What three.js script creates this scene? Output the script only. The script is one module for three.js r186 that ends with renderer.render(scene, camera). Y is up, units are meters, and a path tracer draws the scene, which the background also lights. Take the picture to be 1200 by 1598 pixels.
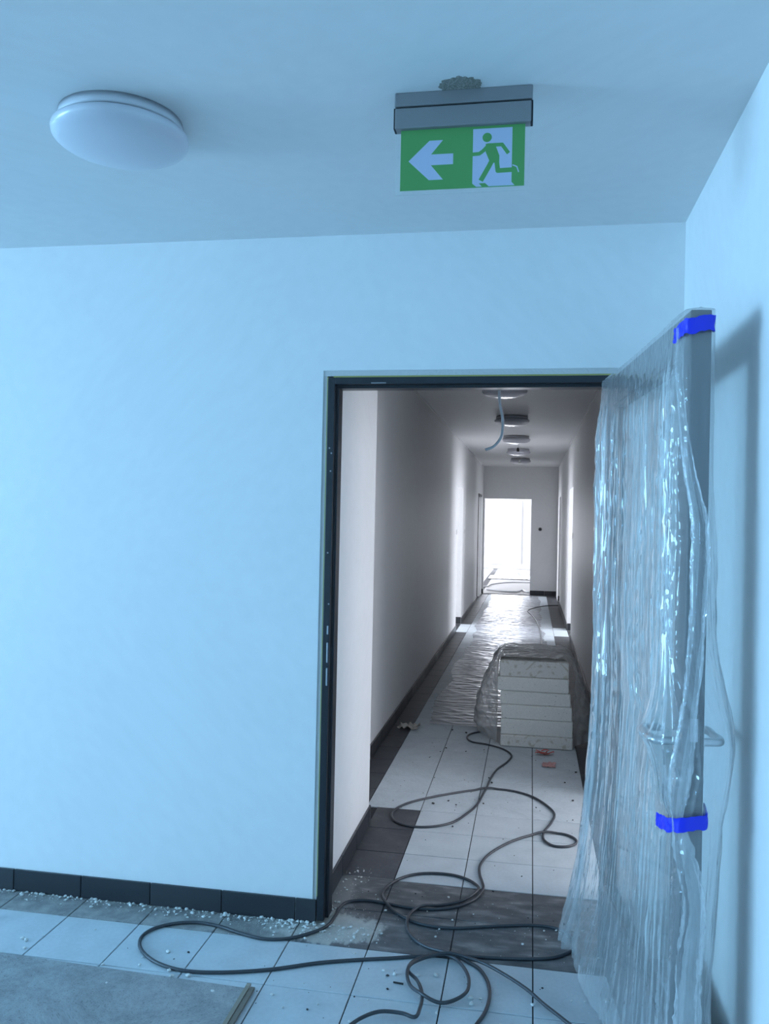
import * as THREE from 'three';
import { mergeGeometries } from 'three/addons/utils/BufferGeometryUtils.js';
import { RoundedBoxGeometry } from 'three/addons/geometries/RoundedBoxGeometry.js';
import { RectAreaLightUniformsLib } from 'three/addons/lights/RectAreaLightUniformsLib.js';
import { createNoise2D, createNoise3D } from 'simplex-noise';

// ---------------------------------------------------------------- camera, sky, daylight, exposure
const scene = new THREE.Scene();
const camera = new THREE.PerspectiveCamera(62.81, 1200 / 1598, 0.05, 100);
camera.position.set(0, 1.5978, 0);
camera.rotation.order = 'YXZ';
camera.rotation.set(0.005, 0.1738, 0.0208);
scene.background = new THREE.Color(0.55, 0.75, 1.0);
const renderer = new THREE.WebGLRenderer({ antialias: true });
renderer.toneMapping = THREE.LinearToneMapping;
renderer.toneMappingExposure = 1.0;
renderer.shadowMap.enabled = true;
RectAreaLightUniformsLib.init();
const BLUE = [0.32, 0.66, 1.0], WHITE = [0.86, 0.9, 1.0];
// every window of the place: [x, y, z of its middle, width, height, turn, colour of the daylight, strength, glow of the pane]
const WINDOWS = {
  lobby: [-9.43, 1.5, 0.1, 3.4, 1.9, Math.PI / 2, BLUE, 31, 2.2],
  right0: [2.92, 1.45, -4.15, 1.5, 1.6, -Math.PI / 2, WHITE, 8.4, 2],
  right1: [2.92, 1.45, -11.9, 1.6, 1.5, -Math.PI / 2, WHITE, 19, 2],
  left1: [-3.92, 1.45, -12.15, 1.6, 1.5, Math.PI / 2, WHITE, 19, 2],
  right2: [2.92, 1.45, -16.4, 1.6, 1.5, -Math.PI / 2, WHITE, 1.5, 2],
  left2: [-3.92, 1.45, -16.8, 1.6, 1.9, Math.PI / 2, WHITE, 6, 3],
  end: [-0.82, 1.17, -26.93, 0.92, 1.92, 0, WHITE, 28, 4],
  end2: [-3.92, 1.4, -21.5, 3.4, 2.0, Math.PI / 2, WHITE, 18, 3],
};
for (const [x, y, z, w, h, turn, c, power] of Object.values(WINDOWS)) {
  const l = new THREE.RectAreaLight(new THREE.Color().setRGB(...c), power, w - 0.08, h - 0.08);
  l.position.set(x + Math.sin(turn) * 0.03, y, z + Math.cos(turn) * 0.03);
  l.rotation.y = turn + Math.PI;           // a RectAreaLight shines along its -z
  scene.add(l);
}

// ---------------------------------------------------------------- helpers
function rng(seed) { let s = seed | 0; return () => { s = (s + 0x6d2b79f5) | 0; let t = Math.imul(s ^ (s >>> 15), 1 | s); t = (t + Math.imul(t ^ (t >>> 7), 61 | t)) ^ t; return ((t ^ (t >>> 14)) >>> 0) / 4294967296; }; }
const R = rng(7), n2 = createNoise2D(rng(11)), n3 = createNoise3D(rng(23));
const sm = (a, b, x) => { const t = Math.min(1, Math.max(0, (x - a) / (b - a))); return t * t * (3 - 2 * t); };
const taken = new Map();
function numbered(name) { const k = taken.get(name) ?? 0; taken.set(name, k + 1); return k ? `${name}_${String(k).padStart(3, '0')}` : name; }
function add(o, parent) { o.traverse((m) => { if (m.isMesh) { m.castShadow = true; m.receiveShadow = true; } }); (parent ?? scene).add(o); return o; }
function mesh(name, geo, mat, parent, pos) { const m = new THREE.Mesh(geo, mat); m.name = parent ? name : numbered(name); if (pos) m.position.set(...pos); return add(m, parent); }
function group(name, pos = [0, 0, 0], turn = 0) { const g = new THREE.Group(); g.name = numbered(name); g.position.set(...pos); g.rotation.y = turn; scene.add(g); return g; }
function tag(o, label, category, more = {}) { Object.assign(o.userData, { label, category }, more); return o; }
const struct = (o, label, category) => tag(o, label, category, { kind: 'structure' });
// box between two corners with uv in metres
function box(x0, x1, y0, y1, z0, z1) {
  const g = new THREE.BoxGeometry(Math.abs(x1 - x0), Math.abs(y1 - y0), Math.abs(z1 - z0));
  g.translate((x0 + x1) / 2, (y0 + y1) / 2, (z0 + z1) / 2);
  return uvMetres(g);
}
function uvMetres(g) {
  const p = g.attributes.position, n = g.attributes.normal, uv = new Float32Array(p.count * 2);
  for (let i = 0; i < p.count; i++) {
    const ax = Math.abs(n.getX(i)), ay = Math.abs(n.getY(i)), az = Math.abs(n.getZ(i));
    const [u, v] = ay >= ax && ay >= az ? [p.getX(i), p.getZ(i)] : ax >= az ? [p.getZ(i), p.getY(i)] : [p.getX(i), p.getY(i)];
    uv[2 * i] = u; uv[2 * i + 1] = v;
  }
  g.setAttribute('uv', new THREE.BufferAttribute(uv, 2));
  return g;
}
const join = (list) => mergeGeometries(list.map((g) => (g.index ? g.toNonIndexed() : g)));
function tex(w, h, f, { srgb = true, repeat = 1, clamp = false } = {}) {
  const d = new Uint8Array(w * h * 4);
  for (let y = 0; y < h; y++) for (let x = 0; x < w; x++) {
    const c = f(x / w, y / h, x, y), i = 4 * (y * w + x);
    const [r, g, b] = Array.isArray(c) ? c : [c, c, c];
    d[i] = Math.max(0, Math.min(255, r)); d[i + 1] = Math.max(0, Math.min(255, g)); d[i + 2] = Math.max(0, Math.min(255, b)); d[i + 3] = 255;
  }
  const t = new THREE.DataTexture(d, w, h);
  t.magFilter = THREE.LinearFilter; t.minFilter = THREE.LinearMipmapLinearFilter; t.generateMipmaps = true;
  t.wrapS = t.wrapT = clamp ? THREE.ClampToEdgeWrapping : THREE.RepeatWrapping;
  if (srgb) t.colorSpace = THREE.SRGBColorSpace;
  t.repeat.set(repeat, repeat); t.needsUpdate = true;
  return t;
}
// noise that repeats over the unit square
function loop(u, v, f, k = 0) { const a = u * Math.PI * 2, b = v * Math.PI * 2, r = f / (Math.PI * 2); return n3(Math.cos(a) * r + k, Math.sin(a) * r + Math.cos(b) * r, Math.sin(b) * r + k * 1.7); }
const std = (o) => new THREE.MeshStandardMaterial(o), phy = (o) => new THREE.MeshPhysicalMaterial(o);
const lin = (r, g, b) => new THREE.Color().setRGB(r, g, b);
function tube(points, r, seg, radial = 8, closed = false) { return new THREE.TubeGeometry(new THREE.CatmullRomCurve3(points.map((p) => new THREE.Vector3(...p)), closed, 'centripetal'), seg, r, radial, closed); }

// ---------------------------------------------------------------- materials
const plasterBump = tex(512, 512, (u, v) => 128 + 40 * loop(u, v, 60) + 30 * loop(u, v, 140, 3) + 22 * loop(u, v, 14, 5), { srgb: false, repeat: 0.8 });
const plasterTone = tex(512, 512, (u, v) => { const k = 236 + 1 * loop(u, v, 6, 2) + 1.5 * loop(u, v, 40, 4); return [k, k, k]; }, { repeat: 0.35 });
const M = {
  wall: std({ color: lin(1, 1, 1), map: plasterTone, bumpMap: plasterBump, bumpScale: 0.00025, roughness: 0.55 }),
  ceiling: std({ color: lin(0.97, 0.97, 0.97), map: plasterTone, bumpMap: plasterBump, bumpScale: 0.0002, roughness: 0.6 }),
  slab: std({ color: lin(0.035, 0.036, 0.04), roughness: 0.95 }),
  screed: std({ color: lin(0.34, 0.335, 0.33), roughness: 0.9 }),
  frame: std({ color: lin(0.018, 0.021, 0.028), roughness: 0.38 }),
  frameEdge: std({ color: lin(0.012, 0.014, 0.018), roughness: 0.5 }),
  foamSeal: std({ color: lin(0.42, 0.4, 0.14), roughness: 0.9 }),
  infill: std({ color: lin(0.6, 0.6, 0.6), roughness: 0.9, bumpMap: plasterBump, bumpScale: 0.003 }),
  steel: std({ color: lin(0.55, 0.55, 0.56), metalness: 1, roughness: 0.32 }),
  plate: std({ color: lin(0.4, 0.4, 0.42), metalness: 0.7, roughness: 0.5 }),
  glass: phy({ color: lin(0.96, 0.98, 0.975), transmission: 1, roughness: 0.02, thickness: 0, ior: 1.5 }),
  film: phy({ color: lin(0.98, 0.985, 0.99), transmission: 0.81, roughness: 0.045, thickness: 0, ior: 1.5, side: THREE.DoubleSide }),
  bag: phy({ color: lin(0.72, 0.72, 0.72), transmission: 0.42, roughness: 0.35, thickness: 0, ior: 1.5, side: THREE.DoubleSide }),
  floorFilm: phy({ color: lin(0.8, 0.8, 0.82), transmission: 0.92, roughness: 0.3, specularIntensity: 0.6, thickness: 0, ior: 1.5, side: THREE.DoubleSide }),
  tape: std({ color: lin(0.012, 0.03, 0.72), roughness: 0.4, side: THREE.DoubleSide }),
  opal: phy({ color: lin(0.66, 0.66, 0.72), roughness: 0.3, clearcoat: 0.3, clearcoatRoughness: 0.2 }),
  lampBase: std({ color: lin(0.7, 0.7, 0.74), roughness: 0.45 }),
  alu: std({ color: lin(0.25, 0.25, 0.26), metalness: 0.25, roughness: 0.5 }),
  gap: std({ color: lin(0.01, 0.01, 0.015), roughness: 0.8 }),
  acrylic: phy({ color: lin(0.96, 0.97, 0.97), transmission: 0.93, roughness: 0.05, thickness: 0, ior: 1.49 }),
  cable: std({ color: lin(0.05, 0.055, 0.065), roughness: 0.42 }),
  cableGrey: std({ color: lin(0.42, 0.43, 0.45), roughness: 0.5 }),
  redScrap: std({ color: lin(0.62, 0.09, 0.07), roughness: 0.5, side: THREE.DoubleSide }),
  pinkScrap: std({ color: lin(0.6, 0.34, 0.33), roughness: 0.6, side: THREE.DoubleSide }),
  paper: std({ color: lin(0.5, 0.47, 0.42), roughness: 0.9, side: THREE.DoubleSide }),
  crumb: std({ color: lin(0.72, 0.72, 0.7), roughness: 0.95 }),
  darkCrumb: std({ color: lin(0.05, 0.05, 0.055), roughness: 0.95 }),
  bead: std({ color: lin(0.85, 0.85, 0.85), roughness: 0.35 }),
  black: std({ color: lin(0.015, 0.015, 0.017), roughness: 0.5 }),
};

// ---------------------------------------------------------------- the shell
const CEIL = 2.6975, WZ = -3.207, XR = 0.535, XL = -1.02, XS = -0.805, ZE = -17.89;
struct(mesh('ceiling', box(-9.7, 3.2, CEIL, CEIL + 0.2, -27.2, 3.3), M.ceiling), 'smooth white painted ceiling above lobby and corridor', 'ceiling');

// a wall in a plane of constant z or x: outline with holes, given a thickness
function wallZ(z0, z1, x0, x1, holes) {
  const s = new THREE.Shape([[x0, -0.05], [x1, -0.05], [x1, CEIL + 0.02], [x0, CEIL + 0.02]].map((p) => new THREE.Vector2(...p)));
  for (const [a, b, top] of holes) s.holes.push(new THREE.Path([[a, -0.04], [a, top], [b, top], [b, -0.04]].map((p) => new THREE.Vector2(...p))));
  const g = new THREE.ExtrudeGeometry(s, { depth: Math.abs(z1 - z0), bevelEnabled: false }); g.translate(0, 0, Math.min(z0, z1));
  return uvMetres(g);
}
function wallX(x0, x1, z0, z1, holes) {    // holes as [z near, z far, top]
  const g = wallZ(x0, x1, -z0, -z1, holes.map(([a, b, t]) => [-a, -b, t])); g.rotateY(Math.PI / 2); return uvMetres(g);
}
struct(mesh('wall_front', wallZ(WZ, WZ - 0.14, -9.7, XR, [[-0.818, 0.345, 2.166]]), M.wall), 'white plastered wall around the dark doorway', 'wall');
struct(mesh('wall_right', wallX(XR, XR + 0.14, 3.3, ZE, [[-3.75, -4.95, 2.04], [-11.37, -12.43, 2.04], [-15.9, -16.86, 2.04]]), M.wall), 'white side wall behind the wrapped open door, running on along the corridor', 'wall');
struct(mesh('wall_left', box(-9.7, -9.5, -0.05, CEIL + 0.02, WZ, 3.3), M.wall), 'white lobby wall that holds the daylight window', 'wall');
struct(mesh('wall_back', box(-9.7, XR + 0.14, -0.05, CEIL + 0.02, 3.1, 3.3), M.wall), 'white lobby wall facing the dark doorway', 'wall');
struct(mesh('wall_corridor_pier', box(XL - 0.14, XS, -0.05, CEIL + 0.02, -4.3, WZ - 0.14), M.wall), 'short bright wall pier just inside the doorway', 'wall');
struct(mesh('wall_corridor_left', wallX(XL - 0.14, XL, -4.3, ZE, [[-11.75, -12.66, 2.04], [-16.25, -17.3, 2.07]]), M.wall), 'long grey-shaded corridor wall with two side doorways', 'wall');
struct(mesh('wall_corridor_end', wallZ(ZE, ZE - 0.14, -4.0, 3.0, [[-0.985, -0.01, 2.018]]), M.wall), 'far corridor wall with an unframed bright doorway', 'wall');
struct(mesh('wall_far_room', box(-4.0, 3.0, -0.05, CEIL + 0.02, -27.2, -27.0), M.wall), 'bright wall of the far room that holds the balcony door', 'wall');
struct(mesh('wall_outer_right', box(3.0, 3.2, -0.05, CEIL + 0.02, -27.2, -3.0), M.wall), 'white outer wall of the side rooms by the corridor switches', 'wall');
struct(mesh('wall_outer_left', box(-4.2, -4.0, -0.05, CEIL + 0.02, -27.2, WZ - 0.14), M.wall), 'white outer wall of the side rooms past the long corridor wall', 'wall');
for (const z of [-3.12, -5.4, -9.9, -14.2]) struct(mesh('wall_partition', box(XR + 0.14, 3.0, -0.05, CEIL + 0.02, z - 0.1, z), M.wall), 'white partition between side rooms off the corridor', 'wall');
for (const z of [-9.9, -14.2]) struct(mesh('wall_partition', box(-4.0, XL - 0.14, -0.05, CEIL + 0.02, z - 0.1, z), M.wall), 'white partition between side rooms off the corridor', 'wall');

// windows: a frame and a bright pane each
let wn = 0;
const WINDOW_LABELS = ['wide lobby window with blue daylight', 'side room window opposite the bright wall pier', 'window of the side room by the corridor switch', 'window of the side room behind the long corridor wall', 'window of the last side room before the far wall', 'tall window of the room behind the dark framed doorway', 'glaring white balcony door at the end of the far room', 'wide side window of the bright far room'];
for (const [x, y, z, w, h, turn, c, , glow] of Object.values(WINDOWS)) {
  const g = group(`window_${++wn}`, [x, y, z], turn); struct(g, WINDOW_LABELS[wn - 1], 'window');
  const t = 0.05;
  mesh('window_frame', join([box(-w / 2 - t, w / 2 + t, h / 2, h / 2 + t, -0.06, 0.02), box(-w / 2 - t, w / 2 + t, -h / 2 - t, -h / 2, -0.06, 0.02), box(-w / 2 - t, -w / 2, -h / 2, h / 2, -0.06, 0.02), box(w / 2, w / 2 + t, -h / 2, h / 2, -0.06, 0.02)]), M.bead, g);
  mesh('pane', box(-w / 2, w / 2, -h / 2, h / 2, -0.02, -0.01), std({ color: lin(0.1, 0.1, 0.1), emissive: lin(...c), emissiveIntensity: glow, roughness: 0.3 }), g);
}

// ---------------------------------------------------------------- floor: slab, tiles one by one, the rest as a field
const floor = group('floor'); struct(floor, 'floor of pale square tiles with a dark tile border', 'floor');
mesh('slab', box(-9.7, 3.2, -0.3, -0.006, -27.2, 3.3), M.slab, floor);
mesh('screed', join([box(-4.0, XL - 0.14, -0.02, -0.002, -27, -3.3), box(XR + 0.14, 3.0, -0.02, -0.002, -27, -3.1), box(XL, XR, -0.02, -0.002, -27, ZE - 0.14)]), M.screed, floor);
const TX0 = -2.85, TX1 = 0.7, TZ0 = -4.7, TZ1 = -2.2;   // the piece of floor whose dust is mapped in place
function dustAt(x, z) {                                   // plaster dust: matter swept out along the wall and trodden through the doorway
  const a = n2(x * 9, z * 9) * 0.5 + n2(x * 23, z * 23 + 5) * 0.3 + n2(x * 70, z * 70) * 0.2, b = n2(x * 160, z * 160);
  let d = 0.05 + 0.05 * a;
  const rag = z + 0.02 * n2(x * 14, 3) + 0.012 * n2(x * 50, 8);
  if (x < -0.6 && z > -3.6) d = Math.max(d, (0.62 + 0.22 * a) * (1 - sm(-3.05, -2.99, rag)) * (1 - sm(-0.9, -0.8, x)));         // border row under the wall
  const q = Math.hypot((x + 0.77) / 0.27, (rag + 3.19) / 0.15); d = Math.max(d, (1 - sm(0.75, 1.05, q + 0.22 * a)) * (0.88 + 0.14 * a)); // heap by the frame foot
  const q2 = Math.hypot((x + 0.77) / 0.09, (rag + 3.45) / 0.22); d = Math.max(d, (1 - sm(0.6, 1.1, q2 + 0.3 * a)) * 0.55);
  if (z < -3.03 && z > -3.66) d = Math.max(d, 0.2 + 0.28 * Math.max(0, n2(x * 4 + 3, z * 11)) + 0.1 * a + 0.3 * Math.max(0, n2(x * 7, z * 26 + 9) - 0.35));
  if (z < -3.66 && x < -0.55) d = Math.max(d, 0.07 + 0.12 * Math.max(0, a));
  return Math.max(0, Math.min(1, d + 0.05 * b * d));
}
const mixc = (a, b, t) => a.map((v, i) => v + (b[i] - v) * t);
function near(base, dust) {
  return tex(1320, 1000, (u, v) => {
    const x = TX0 + u * (TX1 - TX0), z = TZ0 + v * (TZ1 - TZ0), g = 5 * n2(x * 6, z * 6) + 3 * n2(x * 40, z * 40) + 2 * n2(x * 200, z * 200);
    return mixc(base.map((k) => k + g), [205, 204, 198], dustAt(x, z) * dust);
  }, { clamp: true });
}
const far = (base) => tex(512, 512, (u, v) => { const g = 5 * loop(u, v, 8) + 4 * loop(u, v, 40, 2) + 3 * loop(u, v, 120, 4), s = loop(u, v, 90, 9) > 0.86 ? -22 : 0; return base.map((k) => k + g + s); }, { repeat: 0.83 });
const LIGHT = [196, 205, 211], DARK = [62, 64, 70];
const T = {
  lightNear: std({ map: near(LIGHT, 0.25), roughness: 0.42 }), darkNear: std({ map: near(DARK, 1), roughness: 0.5 }),
  lightFar: phy({ map: far(LIGHT), roughness: 0.6, specularIntensity: 0.6 }), darkFar: std({ map: far(DARK), roughness: 0.5 }),
};
const PX = 0.3, GX = 0.0354, GZ = -3.0468, J = 0.0022;    // pitch, one grout line each way, half a joint
function tileGeo(x0, x1, z0, z1, nearMap, y) {
  const e = 0.0012, h = 0.012, P = [], idx = [];
  const ring = (o, yy) => P.push([x0 + o, yy, z0 + o], [x1 - o, yy, z0 + o], [x1 - o, yy, z1 - o], [x0 + o, yy, z1 - o]);
  ring(e, y); ring(0, y - e); ring(0, y - h);
  idx.push(0, 3, 2, 0, 2, 1);
  for (let r = 0; r < 2; r++) for (let k = 0; k < 4; k++) { const a = r * 4 + k, b = r * 4 + (k + 1) % 4; idx.push(a, b, b + 4, a, b + 4, a + 4); }
  const g = new THREE.BufferGeometry();
  g.setAttribute('position', new THREE.Float32BufferAttribute(P.flat(), 3)); g.setIndex(idx);
  const f = g.toNonIndexed(); f.computeVertexNormals();
  const p = f.attributes.position, uv = [];
  for (let i = 0; i < p.count; i++) uv.push(...(nearMap ? [(p.getX(i) - TX0) / (TX1 - TX0), (p.getZ(i) - TZ0) / (TZ1 - TZ0)] : [p.getX(i), p.getZ(i)]));
  f.setAttribute('uv', new THREE.Float32BufferAttribute(uv, 2));
  return f;
}
const field = { light: [], dark: [] };
for (let j = -20; j < 50; j++) for (let i = -32; i < 2; i++) {
  let x0 = GX + i * PX, x1 = x0 + PX, z1 = GZ - j * PX, z0 = z1 - PX;      // z0 is the far edge
  if (j < -7 && i > -40) { if (j === -8 && i === -32) mesh('screed', box(-9.5, XR, -0.02, -0.002, GZ + 7 * PX + 0.003, 3.1), M.screed, floor); continue; }
  const inRoom = j < 0, sill = j === 0 || j === 1;
  const lo = inRoom || j === 0 ? -9.5 : j <= 3 || z1 > -4.3 ? XS : XL;
  if (x1 <= lo || x0 >= XR) continue;
  if (j === 0 && x1 <= -0.75) z0 = Math.max(z0, WZ);                       // border row stops at the wall
  if (!inRoom && !sill && z0 < ZE - 0.14) continue;
  x0 = Math.max(x0, lo); x1 = Math.min(x1, XR);
  const dark = j === 0 || j === 1 || (j >= 2 && j <= 4 && i === -3) || (j > 4 && (i <= -4 || i >= 1)) || (j >= 2 && i >= 1) || (j >= 2 && i <= -4);
  const stripe = (z1 < -11.7 && z0 > -12.7 && (i <= -4 || i >= 1));        // the dark border opens at the side doorways
  const isDark = dark && !stripe;
  const nearMap = x0 > TX0 && z0 > TZ0 && z1 < TZ1, y = (R() - 0.5) * 0.0008;
  const g = tileGeo(x0 + J, x1 - J, z0 + J, z1 - J, nearMap, y);
  if ((nearMap || (j >= 0 && z1 > -9.2)) && x0 > -2.8) mesh('tile', g, isDark ? (nearMap ? T.darkNear : T.darkFar) : nearMap ? T.lightNear : T.lightFar, floor);
  else { // beyond, and out of view
    const p = g.attributes.position, uv = []; for (let k = 0; k < p.count; k++) uv.push(p.getX(k), p.getZ(k));
    g.setAttribute('uv', new THREE.Float32BufferAttribute(uv, 2)); field[isDark ? 'dark' : 'light'].push(g);
  }
}
mesh('tile_field', mergeGeometries(field.light), T.lightFar, floor).userData.kind = 'stuff';
mesh('tile_field', mergeGeometries(field.dark), T.darkFar, floor).userData.kind = 'stuff';

// ---------------------------------------------------------------- skirting tiles
const skirtMat = [0, 1, 2].map((k) => std({ color: lin(0.03 + 0.004 * k, 0.033 + 0.004 * k, 0.04 + 0.004 * k), roughness: 0.32 + 0.05 * k }));
function skirting(name, label, ax, ay, bx, by, off, first, len = 0.304, h = 0.088) {   // along the line a-b in plan, standing out on its left
  const g = group(name); struct(g, label, 'skirting');
  const L = Math.hypot(bx - ax, by - ay), turn = Math.atan2(-(by - ay), bx - ax);
  let s = 0, next = first;
  while (s < L - 0.01) {
    const e = Math.min(next, L), w = e - s - 0.004, t = 0.011;
    const m = mesh('skirting_tile', new RoundedBoxGeometry(w, h, t, 1, 0.0015), skirtMat[Math.floor(R() * 3)], g);
    const mid = (s + e) / 2, ux = (bx - ax) / L, uz = (by - ay) / L;
    m.position.set(ax + ux * mid + uz * off, h / 2 + 0.002, ay + uz * mid - ux * off); m.rotation.y = turn;
    s = e; next = s + len;
  }
  return g;
}
skirting('baseboard_front', 'dark glazed skirting tiles along the lobby wall', -0.8, WZ + 0.006, -9.49, WZ + 0.006, 0, 0.085);
skirting('baseboard_pier', 'dark skirting tiles along the short bright wall pier', XS + 0.006, WZ - 0.15, XS + 0.006, -4.3, 0, 0.28);
skirting('baseboard_pier_return', 'dark skirting tile on the hidden end of the wall pier', XS + 0.01, -4.306, XL, -4.306, 0, 0.3);
skirting('baseboard_corridor_left', 'dark skirting tiles along the long corridor wall', XL + 0.006, -4.31, XL + 0.006, -11.75, 0, 0.3);
skirting('baseboard_left_jamb', 'dark skirting tile on the jamb of the unframed side doorway', XL, -12.654, XL - 0.14, -12.654, 0, 0.3, 0.3, 0.1);
skirting('baseboard_corridor_left_far', 'dark skirting tiles between the two side doorways', XL + 0.006, -12.66, XL + 0.006, -16.2, 0, 0.3);
skirting('baseboard_end_left', 'narrow dark skirting tile left of the bright far doorway', XL, ZE + 0.006, -0.985, ZE + 0.006, 0, 0.3, 0.3, 0.1);
skirting('baseboard_end', 'dark skirting tiles under the switch on the far wall', -0.01, ZE + 0.006, XR, ZE + 0.006, 0, 0.3, 0.3, 0.1);
skirting('baseboard_corridor_right', 'dark skirting tiles beside the polystyrene stack', XR - 0.006, -4.95, XR - 0.006, -11.37, 0, 0.3);
skirting('baseboard_right_jamb', 'dark skirting tile on the jamb opposite the unframed side doorway', XR, -12.424, XR + 0.14, -12.424, 0, 0.3, 0.3, 0.1);
skirting('baseboard_corridor_right_far', 'dark skirting tiles beyond the corridor switch', XR - 0.006, -12.43, XR - 0.006, -15.9, 0, 0.3);
skirting('baseboard_right_far_jamb', 'dark skirting tile on the jamb of the last side doorway', XR, -16.854, XR + 0.14, -16.854, 0, 0.3, 0.3, 0.1);
skirting('baseboard_lobby_right', 'dark skirting tiles behind the wrapped door', XR - 0.006, 3.05, XR - 0.006, WZ, 0, 0.3);

// thin beads where corridor walls meet the ceiling
struct(mesh('trim_1', box(XL, XL + 0.012, CEIL - 0.012, CEIL, -17.8, -4.31), M.bead), 'thin white bead where long corridor wall meets ceiling', 'trim');
struct(mesh('trim_2', box(XR - 0.012, XR, CEIL - 0.012, CEIL, -13, -3.36), M.bead), 'thin white bead where switch-side corridor wall meets ceiling', 'trim');

// ---------------------------------------------------------------- door frame
{
  const g = group('trim_3'); struct(g, 'dark metal door frame around the corridor doorway', 'door frame');
  const XO = -0.797, XI = -0.757, XRo = 0.325, XRi = 0.285, TO = 2.137, TI = 2.098, zf = WZ + 0.012, zb = WZ - 0.06;
  const prof = (x0, x1, y0, y1, z0, z1) => { const b = new RoundedBoxGeometry(Math.abs(x1 - x0), Math.abs(y1 - y0), Math.abs(z1 - z0), 2, 0.003); b.translate((x0 + x1) / 2, (y0 + y1) / 2, (z0 + z1) / 2); return b; };
  mesh('jamb', join([prof(XO, XI - 0.012, 0.012, TO, zb, zf), prof(XI - 0.016, XI, 0.012, TI + 0.01, zb - 0.02, zf - 0.03)]), M.frame, g);
  mesh('jamb', join([prof(XRi + 0.012, XRo, 0.012, TO, zb, zf), prof(XRi, XRi + 0.016, 0.012, TI + 0.01, zb - 0.02, zf - 0.03)]), M.frame, g);
  mesh('head', join([prof(XI - 0.013, XRi + 0.013, TI + 0.012, TO, zb, zf - 0.0005), prof(XI - 0.002, XRi + 0.002, TI, TI + 0.016, zb - 0.02, zf - 0.03)]), M.frame, g);
  mesh('gasket', join([box(XI - 0.014, XI - 0.008, 0.02, TI, zf - 0.034, zf - 0.022), box(XI - 0.01, XRi, TI + 0.006, TI + 0.011, zf - 0.034, zf - 0.022)]), M.frameEdge, g);
  mesh('sealant', join([box(XO - 0.006, XO, 0.1, TO + 0.003, WZ - 0.04, WZ - 0.001), box(XO + 0.02, XRo, TO, TO + 0.007, WZ - 0.04, WZ + 0.002)]), M.foamSeal, g).userData.label = 'yellow green foam line beside the frame';
  mesh('plaster_infill', join([box(-0.819, XO - 0.006, 0, 2.166, WZ - 0.1, WZ - 0.004), box(-0.819, 0.346, TO + 0.007, 2.167, WZ - 0.1, WZ - 0.003), box(XRo, 0.346, 0, TO + 0.01, WZ - 0.1, WZ - 0.004)]), M.infill, g);
  for (const [a, b] of [[0.93, 1.0], [1.02, 1.1], [1.13, 1.165]]) mesh('strike_plate', prof(XI - 0.0235, XI - 0.0165, a, b, zf - 0.004, zf + 0.0012), M.plate, g);
  mesh('head_slot_plate', prof(-0.625, -0.565, TI + 0.014, TI + 0.0185, zf - 0.006, zf + 0.001), M.plate, g);
  for (const [x, y] of [[-0.785, 1.86], [-0.777, 1.84], [-0.779, 1.77], [-0.783, 1.45], [-0.775, 1.25]]) { const s = new THREE.CylinderGeometry(0.003, 0.003, 0.003, 10); s.rotateX(Math.PI / 2); mesh('screw', s, M.plate, g, [x, y, zf]); }
}

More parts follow.
